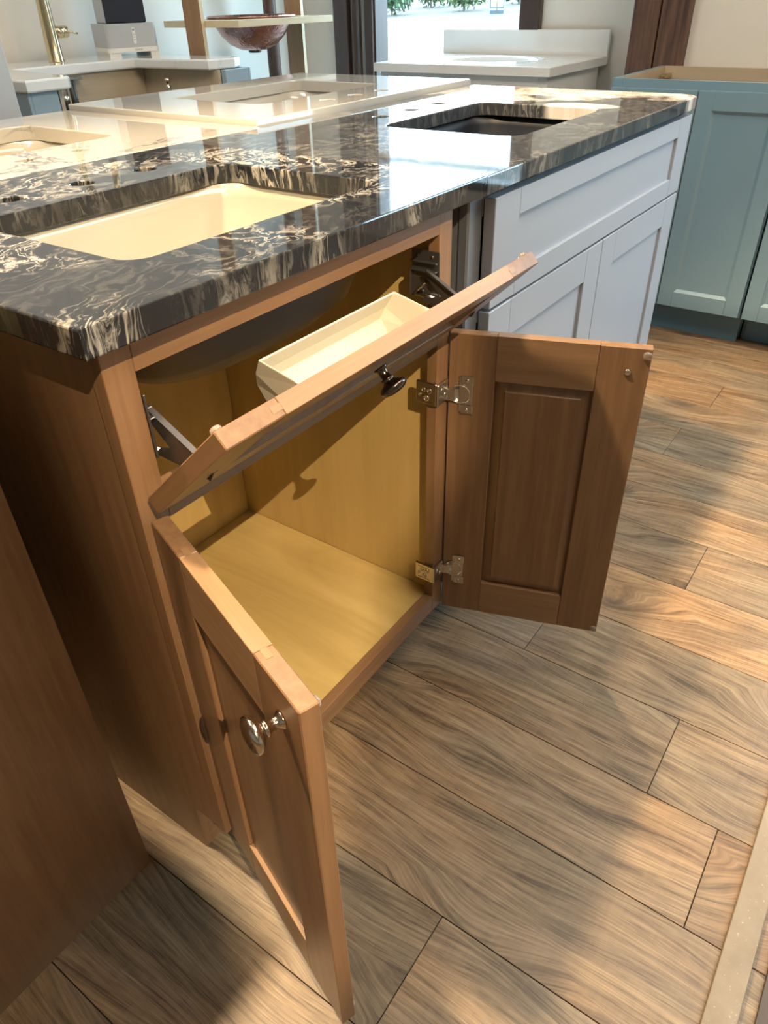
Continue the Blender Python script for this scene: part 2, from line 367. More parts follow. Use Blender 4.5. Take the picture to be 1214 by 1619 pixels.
# ------------------------------------------------------------------ the setting
ZT, ZB = 0.9028, 0.875          # granite top / bottom
XW, XR, YL = 3.44, 3.11, 2.66   # window wall, right wall, left wall
floor = struct(box('floor', 'mat', None, (-4.0, -4.5, -0.10), (XW+0.02, YL+0.02, -0.006), 0))
PW, PL, G = 0.185, 1.22, 0.0007
first_joint = {0: -0.302, 3: -0.483, 4: -0.163, 11: -0.187}
k0, k1 = int((-4.0+0.061)/PW)-1, int((XW+0.061)/PW)+1
for k in range(k0, k1):
    x0, x1 = max(-0.061+k*PW, -4.0), min(-0.061+(k+1)*PW, XW)
    if x1-x0 < 0.02: continue
    off = first_joint.get(k, random.uniform(-0.6, 0.6))
    if k in (1, 2, 5): off = {1: -0.93, 2: 0.62, 5: -0.80}[k]
    y = off - 6*PL
    while y < YL:
        a, b = max(y, -4.5), min(y+PL, YL)
        if b-a > 0.03:
            cx, cy = (x0+x1)/2, (a+b)/2
            MB().box((x0-cx+G, a-cy+G, -0.005), (x1-cx-G, b-cy-G, 0.0), 0.0005).build('plank', 'plank', floor, (cx, cy, 0))
        y += PL
CZ = 2.75
struct(box('ceiling', 'ceil', None, (-4.1, -4.6, CZ), (XW+0.2, YL+0.1, CZ+0.1), 0))
WY0, WY1, WZ0, WZ1 = 1.305, 2.160, 0.12, 2.32   # the window opening
wm = MB()
wm.box((XW, 0.60, 0), (XW+0.12, WY0-0.02, CZ)).box((XW, WY1+0.02, 0), (XW+0.12, YL+0.1, CZ))
wm.box((XW, WY0-0.02, 0), (XW+0.12, WY1+0.02, WZ0)).box((XW, WY0-0.02, WZ1), (XW+0.12, WY1+0.02, CZ))
struct(wm.build('wall_window', 'wall'))
wr = MB().box((XR, -1.10, 0), (XW+0.12, 0.60, CZ)).box((XR, -4.6, 0), (XR+0.14, -2.20, CZ)).box((XR, -2.20, 0), (XR+0.14, -1.10, 0.30)).box((XR, -2.20, 2.30), (XR+0.14, -1.10, CZ))
struct(wr.build('wall_right', 'wall'))
win2 = struct(MB().box((XR+0.050, -2.20, 0.30), (XR+0.056, -1.10, 2.30)).build('window_2', 'glass'))
MB().box((XR-0.005, -2.20, 0.30), (XR+0.11, -2.16, 2.30)).box((XR-0.005, -1.14, 0.30), (XR+0.11, -1.10, 2.30)).box((XR-0.005, -2.16, 0.30), (XR+0.11, -1.14, 0.34)).box((XR-0.005, -2.16, 2.26), (XR+0.11, -1.14, 2.30)).build('window_frame', 'dark_trim', win2)
struct(box('wall_left', 'wall', None, (-4.1, YL, 0), (XW, YL+0.1, CZ), 0))
struct(box('wall_back', 'wall', None, (-4.1, -4.6, 0), (-4.0, YL, CZ), 0))
struct(box('wall_front', 'wall', None, (-4.0, -4.6, 0), (XR, -4.5, CZ), 0))
win = struct(MB().box((XW+0.050, WY0, WZ0), (XW+0.056, WY1, WZ1)).build('window_1', 'glass'))
fm = MB()
fm.box((XW-0.005, WY1-0.004, WZ0), (XW+0.11, WY1+0.019, WZ1), 0.001).box((XW-0.005, WY0-0.019, WZ0), (XW+0.11, WY0+0.004, WZ1), 0.001)
fm.box((XW-0.005, WY0, WZ0-0.019), (XW+0.11, WY1, WZ0+0.03), 0.001).box((XW-0.005, WY0, WZ1-0.03), (XW+0.11, WY1, WZ1+0.019), 0.001)
fm.build('window_frame', 'dark_trim', win)
MB().box((XW+0.03, WY0, 1.455), (XW+0.08, WY1, 1.500), 0.002).build('window_mullion', 'dark_trim', win)
# casing boards round the window
struct(box('trim_1', 'dark_trim', None, (XW-0.022, WY1+0.006, 0.0), (XW-0.001, WY1+0.058, 2.42), 0.002))
struct(box('trim_2', 'bluegrey', None, (XW-0.010, WY1+0.062, 0.0), (XW-0.001, WY1+0.074, 2.42), 0.001))
struct(MB().tube([(XW-0.030, WY1+0.106, 0.0), (XW-0.030, WY1+0.106, 2.42)], 0.029, 16).build('trim_3', 'dark_trim'))
struct(box('trim_4', 'offwhite', None, (XW-0.012, WY1+0.138, 0.0), (XW-0.001, WY1+0.148, 2.42), 0.001))
struct(box('trim_5', 'dark_trim', None, (XW-0.045, WY1+0.155, 0.0), (XW-0.001, WY1+0.250, 2.60), 0.003))
struct(box('trim_6', 'dark_trim', None, (XW-0.040, 1.195, 0.0), (XW-0.001, WY0-0.006, 2.42), 0.003))
# two rough dark planks that case the corner behind the teal cabinets
post = thing('timber_post', 'pair of rough dark brown planks casing the wall corner behind the blue-green cabinet', 'post', (3.094, 0.52, 0))
MB().box((-0.04, 0.010, 0.0), (0.012, 0.115, 2.74), 0.004).build('plank', 'dark_post', post)
MB().box((-0.04, -0.106, 0.0), (0.012, 0.004, 2.74), 0.004).build('plank', 'dark_post', post)

# ------------------------------------------------------------------ outside
g = MB()
prof = [(XW+0.14, -0.06), (9.0, 0.02), (12.6, 0.45), (13.6, 0.60), (13.65, 0.68), (14.1, 0.70), (16.0, 0.80), (20.0, 1.0), (30.0, 2.5)]
mats = [0, 0, 0, 0, 0, 1, 1, 1]
for (xa, za), (xb, zb_), mi in zip(prof, prof[1:], mats):
    g.quad((xa, -12, za), (xb, -22, zb_), (xb, 40, zb_), (xa, 26, za), mi)
og = g.build('outdoor_ground', ['asphalt', 'mulch']); og['kind'] = 'structure'
def foliage(name, mat, c, rad, n, leaf, label, cat, group=None, trunk=None):
    rnd = random.Random(sum(map(ord, label))); t = thing(name, label, cat, (c[0], c[1], c[2]), 0, group)
    mb = MB()
    for i in range(n):
        d = Vector((rnd.gauss(0, 1), rnd.gauss(0, 1), rnd.gauss(0, 1))).normalized()
        r = rnd.uniform(0.55, 1.0)*(1+0.18*math.sin(5*d.x+3*d.y)+0.12*math.sin(9*d.z))
        p = Vector((d.x*rad[0]*r, d.y*rad[1]*r, rad[2]*(1+d.z*r)*0.5*2*0.5))
        if trunk: p.z += trunk
        q = Vector((rnd.gauss(0, 1), rnd.gauss(0, 1), rnd.gauss(0, 1))).normalized(); w = d.cross(q).normalized()
        mb.quad(p-q*leaf, p-w*leaf*0.5, p+q*leaf, p+w*leaf*0.5)
    f = mb.build('foliage', mat, t); f['kind'] = 'stuff'
    st = MB().tube([(0, 0, -0.1), (0.02, 0.01, (trunk or 0)*0.6+0.1), (0, 0, (trunk or 0)+rad[2]*0.6)], [0.02+0.05*(trunk or 0)/2]*3, 8).build('stem', 'bark', t)
    return t
foliage('shrub', 'leaf', (14.75, 9.85, 0.72), (0.36, 0.50, 0.95), 1500, 0.05, 'green shrub outside at the left edge of the window', 'shrub')
foliage('shrub', 'leaf', (16.6, 10.05, 0.82), (0.45, 0.62, 1.0), 1500, 0.055, 'darker green shrub second from the left outside the window', 'shrub')
foliage('shrub', 'leaf2', (15.6, 8.62, 0.78), (0.38, 0.56, 0.80), 1700, 0.045, 'lime green rounded shrub outside above the white splashback', 'shrub')
foliage('shrub', 'leaf', (17.2, 8.15, 0.86), (0.45, 0.60, 0.95), 1400, 0.055, 'green shrub outside right of the street sign', 'shrub')
foliage('shade_tree', 'leaf', (15.2, 6.0, 0.70), (0.9, 0.9, 1.9), 2600, 0.08, 'leafy tree outside hidden by the right window post and mirrored in the granite', 'tree', None, 1.5)
sg = thing('street_sign', 'white street sign with dark bands on a thin post outside the window', 'sign', (14.9, 7.47, 0.66))
MB().tube([(0, 0, 0), (0, 0, 0.5)], 0.02, 8).build('post', 'bark', sg)
MB().box((-0.012, -0.17, 0.06), (0.0, 0.17, 0.98), 0.004).build('face', 'signwhite', sg)
sb = MB()
for z0, z1, y in ((0.07, 0.14, 0.15), (0.17, 0.19, 0.15), (0.48, 0.50, 0.15)): sb.box((-0.016, -y, z0), (-0.0125, y, z1))
for yy in (-0.155, 0.135): sb.box((-0.016, yy, 0.19), (-0.0125, yy+0.02, 0.96))
sb.build('printed_band', 'signblue', sg)

# ------------------------------------------------------------------ shared parts
def knob_mb(mat, base, axis, s=1.0):
    """mushroom knob standing on base along axis"""
    q = Vector(axis).to_track_quat('Z', 'Y').to_matrix().to_4x4(); q.translation = Vector(base)
    pr = [(0.0, 0), (0.0085, 0), (0.0085, 0.0018), (0.0066, 0.0035), (0.0055, 0.006), (0.0055, 0.013), (0.0078, 0.0145), (0.0078, 0.016), (0.0062, 0.0172),
          (0.0095, 0.0195), (0.0150, 0.0225), (0.0175, 0.0262), (0.0168, 0.0290), (0.0125, 0.0320), (0.0062, 0.0335), (0.0, 0.0338)]
    return MB().lathe([(r*s, z*s) for r, z in pr], q, 28)
def dome_mb(c, axis, r, h):
    q = Vector(axis).to_track_quat('Z', 'Y').to_matrix().to_4x4(); q.translation = Vector(c)
    return MB().lathe([(r, 0), (r, h*0.35), (r*0.86, h*0.75), (r*0.5, h*0.96), (0, h)], q, 18)
def panel_door(name, parent, O, ang, w, h, t, sw, rw, mats, outer0=True, raised=False, recess=0.008, mould=0.0, tenon=False, tilt=None):
    """frame-and-panel front; local x across, y through the thickness (0 = face towards the viewer side of the hinge line), z up. Returns the part; its pieces are its children."""
    mz, mx, mp = mats
    x0, x1, z0, z1 = sw-0.004, w-sw+0.004, rw-0.004, h-rw+0.004
    pb = MB()
    if raised:                                    # raised field on one face, flat on the other
        yf, yb = (0.0022, 0.0128)
        e = 0.0112; b = 0.021
        front = [[(x0, e, z0), (x1, e, z0), (x1, e, z1), (x0, e, z1)], [(x0+b, yf+0.002, z0+b), (x1-b, yf+0.002, z0+b), (x1-b, yf+0.002, z1-b), (x0+b, yf+0.002, z1-b)],
                 [(x0+b+.0015, yf, z0+b+.0015), (x1-b-.0015, yf, z0+b+.0015), (x1-b-.0015, yf, z1-b-.0015), (x0+b+.0015, yf, z1-b-.0015)]]
        back = [[(x0, yb, z0), (x1, yb, z0), (x1, yb, z1), (x0, yb, z1)]]
        rings = [[Vector(p) for p in r] for r in (back + front)]
        if not outer0: pass
        else: rings = [[Vector((p.x, t-p.y, p.z)) for p in r] for r in rings]
        pb.loft(rings, smooth=False)
    else:
        pb.box((x0, recess, z0), (x1, t-0.004, z1))
    d = pb.build(name, mp, parent, O, (0, 0, ang))
    if tilt is not None: d.rotation_euler = tilt
    c = 0.0012
    for xa, xb in ((0, sw), (w-sw, w)): MB().box((xa, 0, 0), (xb, t, h), c).build('stile', mz, d)
    for za, zb_ in ((0, rw), (h-rw, h)):
        r = MB().box((sw+0.0002, 0.0001, za), (w-sw-0.0002, t-0.0001, zb_), 0.0006)
        if tenon and za > 0:
            for xa, xb in ((sw-0.013, sw), (w-sw, w-sw+0.013)): r.box((xa, t*0.33, h-0.004), (xb, t*0.68, h+0.0003))
        r.build('rail', mx, d)
    if mould > 0:
        mb = MB(); q = mould; a, b = sw, w-sw; e, f = rw, h-rw
        for P in ([(a, e), (b, e), (b-q, e+q), (a+q, e+q)], [(b, e), (b, f), (b-q, f-q), (b-q, e+q)], [(b, f), (a, f), (a+q, f-q), (b-q, f-q)], [(a, f), (a, e), (a+q, e+q), (a+q, f-q)]):
            A = [(P[0][0], 0.0015, P[0][1]), (P[1][0], 0.0015, P[1][1]), (P[2][0], recess, P[2][1]), (P[3][0], recess, P[3][1])]
            mb.quad(*[Vector(p) for p in A]); mb.quad(*[Vector((p[0], recess+0.0005, p[2])) for p in A])
        mb.build('moulding', mz, d)
    return d
def hinge_cup(parent, x, z, y, s):
    """euro hinge cup screwed to a door face; s = direction of the face (+1/-1 along local y)"""
    mb = MB()
    f = lambda v: y+s*v
    def bx(a, b, ch=0.0006):
        lo = (min(a[0], b[0]), min(f(a[1]), f(b[1])), min(a[2], b[2])); hi = (max(a[0], b[0]), max(f(a[1]), f(b[1])), max(a[2], b[2])); mb.box(lo, hi, ch)
    bx((x-0.002, 0.0002, z-0.032), (x+0.020, 0.0022, z+0.032))          # mounting plate
    bx((x+0.002, 0.002, z+0.018), (x+0.022, 0.0042, z+0.034))           # ears
    bx((x+0.002, 0.002, z-0.034), (x+0.022, 0.0042, z-0.018))
    q = Vector((0, s, 0)).to_track_quat('Z', 'Y').to_matrix().to_4x4(); q.translation = (x, f(0.0), z)
    mb.lathe([(0, 0), (0.0175, 0), (0.0175, 0.003), (0.0150, 0.0034), (0.0150, 0.0016), (0, 0.0016)], q, 20)
    bx((x-0.024, 0.002, z-0.011), (x-0.006, 0.0085, z+0.011), 0.0015)   # knuckle
    bx((x-0.030, 0.004, z-0.0075), (x-0.020, 0.0135, z+0.0075), 0.0015)
    for zz in (z+0.026, z-0.026):
        q2 = q.copy(); q2.translation = (x+0.012, f(0.0042), zz); mb.lathe([(0, 0), (0.0032, 0), (0.0026, 0.0012), (0, 0.0013)], q2, 12)
    o = mb.build('hinge_cup', 'steel', parent)
    MB().box((x-0.006, min(f(.0019), f(.0045)), z-0.009), (x+0.013, max(f(.0019), f(.0045)), z+0.009), 0.001).build('hinge_damper', 'dark_steel', o) if False else None
    return o

# ------------------------------------------------------------------ open brown vanity
W, H, S = 0.6097, ZB-0.001, 0.0345
ZBOT, RB, ZM = 0.1053, 0.0395, 0.6693
cab = thing('vanity_cabinet', 'brown stained wood vanity cabinet with both doors and the tilt-out front open', 'cabinet')
for a, b in ((0, S), (W-S, W)): MB().box((a, 0, ZBOT), (b, 0.019, H), 0.0008).build('face_stile', 'brown_z', cab)
for a, b in ((H-0.038, H), (ZM, ZM+0.038), (ZBOT, ZBOT+RB)): MB().box((S+0.0002, 0.0002, a), (W-S-0.0002, 0.0188, b), 0.0006).build('face_rail', 'brown_x', cab)
def side(xa, xb, name, inner):
    mb = MB(); mb.prism([(0.0695, 0), (0.545, 0), (0.545, H), (0.0195, H), (0.0195, 0.108), (0.0695, 0.108)], 'x', xa, xb)
    for f in mb.bm.faces:
        if (f.calc_center_median().x > xb-1e-5) == (inner > 0) and abs(f.normal.x) > 0 or False: pass
    o = mb.build(name, ['brown_z', 'birch_z'], cab)
    for p in o.data.polygons:
        if p.normal.x*inner > 0.9: p.material_index = 1
    return o
side(0.002, 0.0145, 'side_panel', 1); side(W-0.0145, W-0.002, 'side_panel', -1)
box('back_panel', 'birch_z', cab, (0.0160, 0.5177, 0.10), (W-0.0160, 0.530, H-0.002), 0)
box('hole_light_stop', 'birch_x', cab, (0.0150, 0.430, 0.855), (W-0.0150, 0.5172, 0.8735), 0)  # strip added to stop lamp light falling through the faucet holes
box('bottom_panel', 'birch_floor', cab, (0.0160, 0.0192, 0.1310), (W-0.0160, 0.5160, 0.1428), 0)
box('toe_kick', 'brown_x', cab, (0.0150, 0.0700, 0.0), (W-0.0150, 0.082, 0.130), 0)
# doors
DH, DW, DT = 0.5825, 0.3055, 0.0188
BM = ('brown_z', 'brown_rail', 'brown_z')
ld = panel_door('door', cab, (0.0075, -0.0035, 0.0990), -1.9103, 0.3040, DH, DT, 0.0755, 0.0765, BM, outer0=True, raised=True, tenon=True)
knob_mb('nickel', (0.270, 0, 0.542), (0, -1, 0)).build('knob', 'nickel', ld)['label'] = 'polished nickel mushroom knob'
for z in (0.012, DH-0.010): dome_mb((0.294, DT, z), (0, 1, 0), 0.0055, 0.0045).build('bumper', 'rubber', ld)
for z in (0.102, 0.478): hinge_cup(ld, 0.022, z, DT, 1)
rd = panel_door('door', cab, (0.6065, -0.0035, 0.0990), -1.2371, DW, DH, DT, 0.0755, 0.0765, BM, outer0=False, raised=True, tenon=True)
knob_mb('nickel', (0.272, DT, 0.542), (0, 1, 0)).build('knob', 'nickel', rd)
for z in (0.010, DH-0.011): dome_mb((0.2985, 0, z), (0, -1, 0), 0.0065, 0.0045).build('bumper', 'rubber', rd)
for z in (0.104, 0.478): hinge_cup(rd, 0.020, z, 0.0, -1)
sc_ = dome_mb((0.2745, 0, 0.543), (0, -1, 0), 0.0052, 0.0028); sc_.box((0.2710, -0.0034, 0.5424), (0.2780, -0.0020, 0.5436)).build('screw', 'steel', rd)
# hinge clips on the stiles' inner edges
def clip(xi, sgn, z):
    mb = MB()
    a, b = sorted((xi-sgn*0.0065, xi-sgn*0.0004))
    mb.box((a, -0.0035, z-0.0195), (b, 0.036, z+0.0195), 0.0015)
    c, d = sorted((xi-sgn*0.0062, xi+sgn*0.026)); mb.box((c, -0.0066, z-0.0185), (d, -0.0005, z+0.0185), 0.0012)
    xa = xi-sgn*0.0072
    for yy, zz, r in ((0.010, 0.006, 0.0050), (0.021, 0.006, 0.0042), (0.016, -0.008, 0.0058), (0.028, -0.004, 0.003)):
        q = Vector((-sgn, 0, 0)).to_track_quat('Z', 'Y').to_matrix().to_4x4(); q.translation = (xi-sgn*0.0064, yy, z+zz); mb.lathe([(r, 0), (r, .0012), (r*.6, .0014), (r*.6, .0004), (0, .0004)], q, 14)
    mb.box((min(xa, xi-sgn*.006), 0.004, z+0.010), (max(xa, xi-sgn*.006), 0.030, z+0.0125)); mb.box((min(xa, xi-sgn*.006), 0.004, z-0.0155), (max(xa, xi-sgn*.006), 0.030, z-0.0135))
    for xx in (0.006, 0.016):
        q = Vector((0, -1, 0)).to_track_quat('Z', 'Y').to_matrix().to_4x4(); q.translation = (xi+sgn*xx, -0.0066, z+(0.006 if xx < .01 else -0.005)); mb.lathe([(0.0042, 0), (0.0042, .001), (0.002, .0014), (0, .0008)], q, 12)
    return mb.build('hinge_clip', 'steel', cab)
for z in (0.204, 0.586): clip(W-S, 1, z); clip(S, -1, z)
# tilt-out front with tray
TH = math.radians(46.7)
tf = panel_door('tilt_front', cab, (0.006, -0.023, 0.699), 0, 0.598, 0.164, 0.019, 0.0755, 0.0440, ('brown_z', 'brown_rail', 'brown_x'), outer0=True, raised=False, recess=0.0075, mould=0.007, tenon=True, tilt=(TH, 0, 0))
knob_mb('bronze', (0.299, 0, 0.084), (0, -1, 0), 1.05).build('knob', 'bronze', tf)['label'] = 'dark bronze mushroom knob'
for x in (0.010, 0.588): dome_mb((x, 0.019, 0.154), (0, 1, 0), 0.0058, 0.0055).build('bumper', 'rubber', tf)
# tray: local y = behind the front, z = up along it
tb = MB(); x0, x1 = 0.166, 0.424; th = 0.0022
def ring(ix, z, ya, yb, xa, xb): return None
outer = [[(x0+.010, .0215, .022), (x1-.010, .0215, .022), (x1-.010, .062, .030), (x0+.010, .062, .030)],
         [(x0+.004, .0212, .060), (x1-.004, .0212, .060), (x1-.004, .070, .046), (x0+.004, .070, .046)],
         [(x0, .0210, .104), (x1, .0210, .104), (x1, .0765, .068), (x0, .0765, .068)],
         [(x0+.003, .0235, .1035), (x1-.003, .0235, .1035), (x1-.003, .0740, .0685), (x0+.003, .0740, .0685)],
         [(x0+.007, .0235, .060), (x1-.007, .0235, .060), (x1-.007, .0675, .046), (x0+.007, .0675, .046)],
         [(x0+.013, .0235, .0245), (x1-.013, .0235, .0245), (x1-.013, .0600, .0325), (x0+.013, .0600, .0325)]]
tb.loft([[Vector(p) for p in r] for r in outer], smooth=False)
tr = tb.build('tray', 'tray', tf); tr['label'] = 'cream plastic tip-out tray'
bv = tr.modifiers.new('round', 'BEVEL'); bv.width = 0.0012; bv.segments = 2
# spring hinges of the tilt-out front
for xi, sg_ in ((S, -1), (W-S, 1)):
    hb = MB(); fx = lambda v: xi-sg_*v
    def hbx(a, b, ch=0.0006): hb.box((min(fx(a[0]), fx(b[0])), a[1], a[2]), (max(fx(a[0]), fx(b[0])), b[1], b[2]), ch)
    hbx((0.0004, -0.002, 0.742), (0.0028, 0.046, 0.812))
    hbx((0.0028, 0.000, 0.795), (0.0090, 0.046, 0.797)); hbx((0.0028, 0.000, 0.783), (0.0100, 0.046, 0.785)); hbx((0.0028, 0.044, 0.745), (0.0100, 0.046, 0.785))
    for yy, zz in ((0.010, 0.804), (0.036, 0.804), (0.026, 0.752), (0.010, 0.776)):
        q = Vector((-sg_, 0, 0)).to_track_quat('Z', 'Y').to_matrix().to_4x4(); q.translation = (fx(0.0028), yy, zz); hb.lathe([(0.0026, 0), (0.0022, .0014), (0, .0016)], q, 10)
    h = hb.build('tilt_hinge', 'dark_steel', cab)
    ab = MB(); ab.prism([(0.020, 0.783), (0.012, 0.787), (-0.070, 0.742), (-0.064, 0.732), (0.016, 0.738), (0.022, 0.744), (-0.012, 0.752)], 'x', min(fx(.0105), fx(.0122)), max(fx(.0105), fx(.0122)))
    ab.prism([(0.013, 0.787), (0.012, 0.789), (-0.070, 0.744), (-0.0695, 0.742)], 'x', min(fx(.0105), fx(.0175)), max(fx(.0105), fx(.0175)))
    ab.build('hinge_arm', 'dark_steel', h)
    MB().tube([(fx(.006), 0.038, 0.748), (fx(.008), 0.018, 0.768)], 0.0026, 10).tube([(fx(.006), 0.036, 0.748), (fx(.008), 0.002, 0.746)], 0.0034, 10).build('hinge_spring', 'steel', h)

# ------------------------------------------------------------------ sinks and granite
def basin(name, label, cx, cy, hw, hd, ztop, depth, mats, expo=7.0, lip=0.020):
    """undermount basin: superellipse rings, inner glaze and outer body"""
    def ring(a, b, e, z, n=64):
        out = []
        for i in range(n):
            t = 2*math.pi*i/n; c, s_ = math.cos(t), math.sin(t)
            out.append(Vector((math.copysign(abs(c)**(2/e), c)*a, math.copysign(abs(s_)**(2/e), s_)*b, z)))
        return out
    mb = MB()
    inner = [(1.0, 1.0, expo, 0.0), (0.985, 0.98, expo, -0.02), (0.955, 0.94, expo*0.8, -depth*0.45), (0.89, 0.85, expo*0.6, -depth*0.75), (0.74, 0.66, 3.2, -depth*0.93), (0.45, 0.40, 2.4, -depth*0.985), (0.10, 0.13, 2.0, -depth)]
    outer = [(hw+lip, hd+lip, expo, 0.0), (hw+lip, hd+lip, expo, -0.012), (hw+0.004, hd+0.004, expo, -0.016), (hw*0.975, hd*0.965, expo*.8, -depth*0.45), (hw*0.92, hd*0.88, expo*.6, -depth*0.80), (hw*0.77, hd*0.69, 3.2, -depth*1.00), (hw*0.46, hd*0.42, 2.4, -depth*1.07), (0.035, 0.035, 2.0, -depth*1.08)]
    R = [ring(hw*a, hd*b, e, z) for a, b, e, z in inner]
    mb.loft(R[::-1], cap1=False, mi=0)
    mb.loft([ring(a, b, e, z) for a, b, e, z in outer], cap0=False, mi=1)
    rim_a = ring(hw, hd, expo, 0.0); rim_b = ring(hw+lip, hd+lip, expo, 0.0)
    mb.loft([rim_a, rim_b], cap0=False, cap1=False, mi=0)
    bmesh.ops.remove_doubles(mb.bm, verts=mb.bm.verts, dist=1e-5)
    o = thing(name, label, 'sink', (cx, cy, ztop))
    mb.build('bowl', mats, o)
    MB().lathe([(0, -depth+0.0005), (0.021, -depth+0.0008), (0.023, -depth+0.0022), (0.016, -depth+0.0030), (0.015, -depth+0.0010), (0, -depth+0.0010)], None, 24).build('drain', 'nickel', o)
    return o
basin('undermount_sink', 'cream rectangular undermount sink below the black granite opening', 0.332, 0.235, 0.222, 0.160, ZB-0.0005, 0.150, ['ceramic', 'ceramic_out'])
lt = slab('granite_countertop', 'granite_l', [(-0.027, -0.027), (0.6585, -0.027), (0.6585, 0.598), (-0.027, 0.598)],
          [rrect(0.116, 0.083, 0.548, 0.387, 0.030), circle(0.219, 0.463, 0.0175), circle(0.334, 0.463, 0.0175), circle(0.449, 0.463, 0.0175)], ZB, ZT, 0.002, None, (0.30, 0.28, ZB))
tag(lt, 'black granite countertop with beige swirls on the open brown vanity', 'countertop')
rt_ = slab('granite_countertop', 'granite_r', [(0.6600, -0.027), (1.690, -0.027), (1.716, -0.012), (1.728, 0.016), (1.735, 0.598), (0.6600, 0.598)],
           [rrect(0.982, 0.090, 1.400, 0.392, 0.035), circle(1.095, 0.468, 0.0175), circle(1.212, 0.468, 0.0175), circle(1.330, 0.468, 0.0175)], ZB-0.0005, ZT-0.0012, 0.002, None, (1.19, 0.28, ZB))
tag(rt_, 'slate granite countertop with a pale right end on the grey cabinet', 'countertop')

basin('undermount_sink', 'dark navy undermount sink below the slate granite opening', 1.191, 0.241, 0.222, 0.160, ZB-0.001, 0.150, ['navy', 'navy'])
# ------------------------------------------------------------------ grey vanity
gc = thing('vanity_cabinet', 'light grey shaker vanity cabinet under the pale-ended granite top', 'cabinet', (0.657, 0, 0))
GW = 1.067
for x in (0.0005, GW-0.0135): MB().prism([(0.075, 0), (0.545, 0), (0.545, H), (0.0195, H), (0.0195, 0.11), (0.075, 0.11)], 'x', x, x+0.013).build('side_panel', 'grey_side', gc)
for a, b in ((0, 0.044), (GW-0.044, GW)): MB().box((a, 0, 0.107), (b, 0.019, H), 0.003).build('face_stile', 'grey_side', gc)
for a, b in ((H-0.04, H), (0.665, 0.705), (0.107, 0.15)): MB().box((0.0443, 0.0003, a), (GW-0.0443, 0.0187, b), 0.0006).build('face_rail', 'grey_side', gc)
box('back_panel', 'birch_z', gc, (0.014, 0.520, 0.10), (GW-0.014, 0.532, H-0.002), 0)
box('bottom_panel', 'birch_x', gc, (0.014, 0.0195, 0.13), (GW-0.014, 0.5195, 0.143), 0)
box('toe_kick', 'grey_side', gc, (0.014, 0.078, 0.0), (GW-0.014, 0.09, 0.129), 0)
GM = ('grey_paint', 'grey_paint', 'grey_paint')
panel_door('drawer_front', gc, (0.0455, -0.0205, 0.6905), 0, 1.004, 0.172, 0.0200, 0.0860, 0.0400, GM, recess=0.0070)
panel_door('door', gc, (0.0455, -0.0205, 0.112), 0, 0.5005, 0.573, 0.0200, 0.0800, 0.0660, GM, recess=0.0070)
panel_door('door', gc, (0.5490, -0.0205, 0.112), 0, 0.5005, 0.573, 0.0200, 0.0800, 0.0660, GM, recess=0.0070)

# ------------------------------------------------------------------ blue-green base cabinets at the right wall (fronts face -x)
TZ = 0.858
def teal_cab(y_hi, width, label, fronts, clipped):
    t = thing('base_cabinet', label, 'cabinet', (2.52, y_hi, 0), -math.pi/2)       # local x runs along -y, local y runs into the cabinet
    for x in (0.0005, width-0.0135): MB().prism([(0.0195, 0.110), (0.108, 0.110), (0.108, 0.0), (0.53, 0.0), (0.53, TZ), (0.0195, TZ)], 'x', x, x+0.013).build('side_panel', ['teal'], t)
    for x in (0.0140, width-0.0180): MB().box((x, 0.0195, 0.135), (x+0.004, 0.5165, TZ-0.001), 0).build('side_liner', 'ply_x', t)
    MB().box((0.0182, 0.5175, 0.10), (width-0.0182, 0.53, TZ), 0.0005).build('back_panel', 'ply_x', t)
    box('bottom_panel', 'birch_x', t, (0.0182, 0.02, 0.118), (width-0.0182, 0.517, 0.130), 0)
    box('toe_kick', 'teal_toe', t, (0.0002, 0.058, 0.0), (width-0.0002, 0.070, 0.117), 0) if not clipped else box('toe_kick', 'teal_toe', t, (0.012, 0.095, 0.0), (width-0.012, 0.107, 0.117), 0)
    for a, b in ((0, 0.038), (width-0.038, width)): MB().box((a, 0, 0.110), (b, 0.019, TZ), 0.001).build('face_stile', 'teal', t)
    for a, b in ((TZ-0.04, TZ), (0.110, 0.145)): MB().box((0.0383, 0.0002, a), (width-0.0383, 0.0188, b), 0.0006).build('face_rail', 'teal', t)
    for xa, w in fronts: panel_door('door', t, (xa, -0.0205, 0.116), 0, w, 0.716, 0.0200, 0.0520, 0.0560, ('teal',)*3, recess=0.0085, mould=0.010)
    br = MB()                                                      # corner brace inside the back corner
    br.box((0.030, 0.420, TZ-0.040), (0.052, 0.5165, TZ-0.022), 0.004)
    br.build('corner_brace', 'brass', t)
    return t
teal_cab(0.485, 0.606, 'blue-green base cabinet without a top, left one against the right wall', [(0.006, 0.296), (0.306, 0.296)], False)
teal_cab(-0.126, 0.61, 'blue-green base cabinet cut off at the right picture edge', [(0.004, 0.297), (0.305, 0.298)], True)

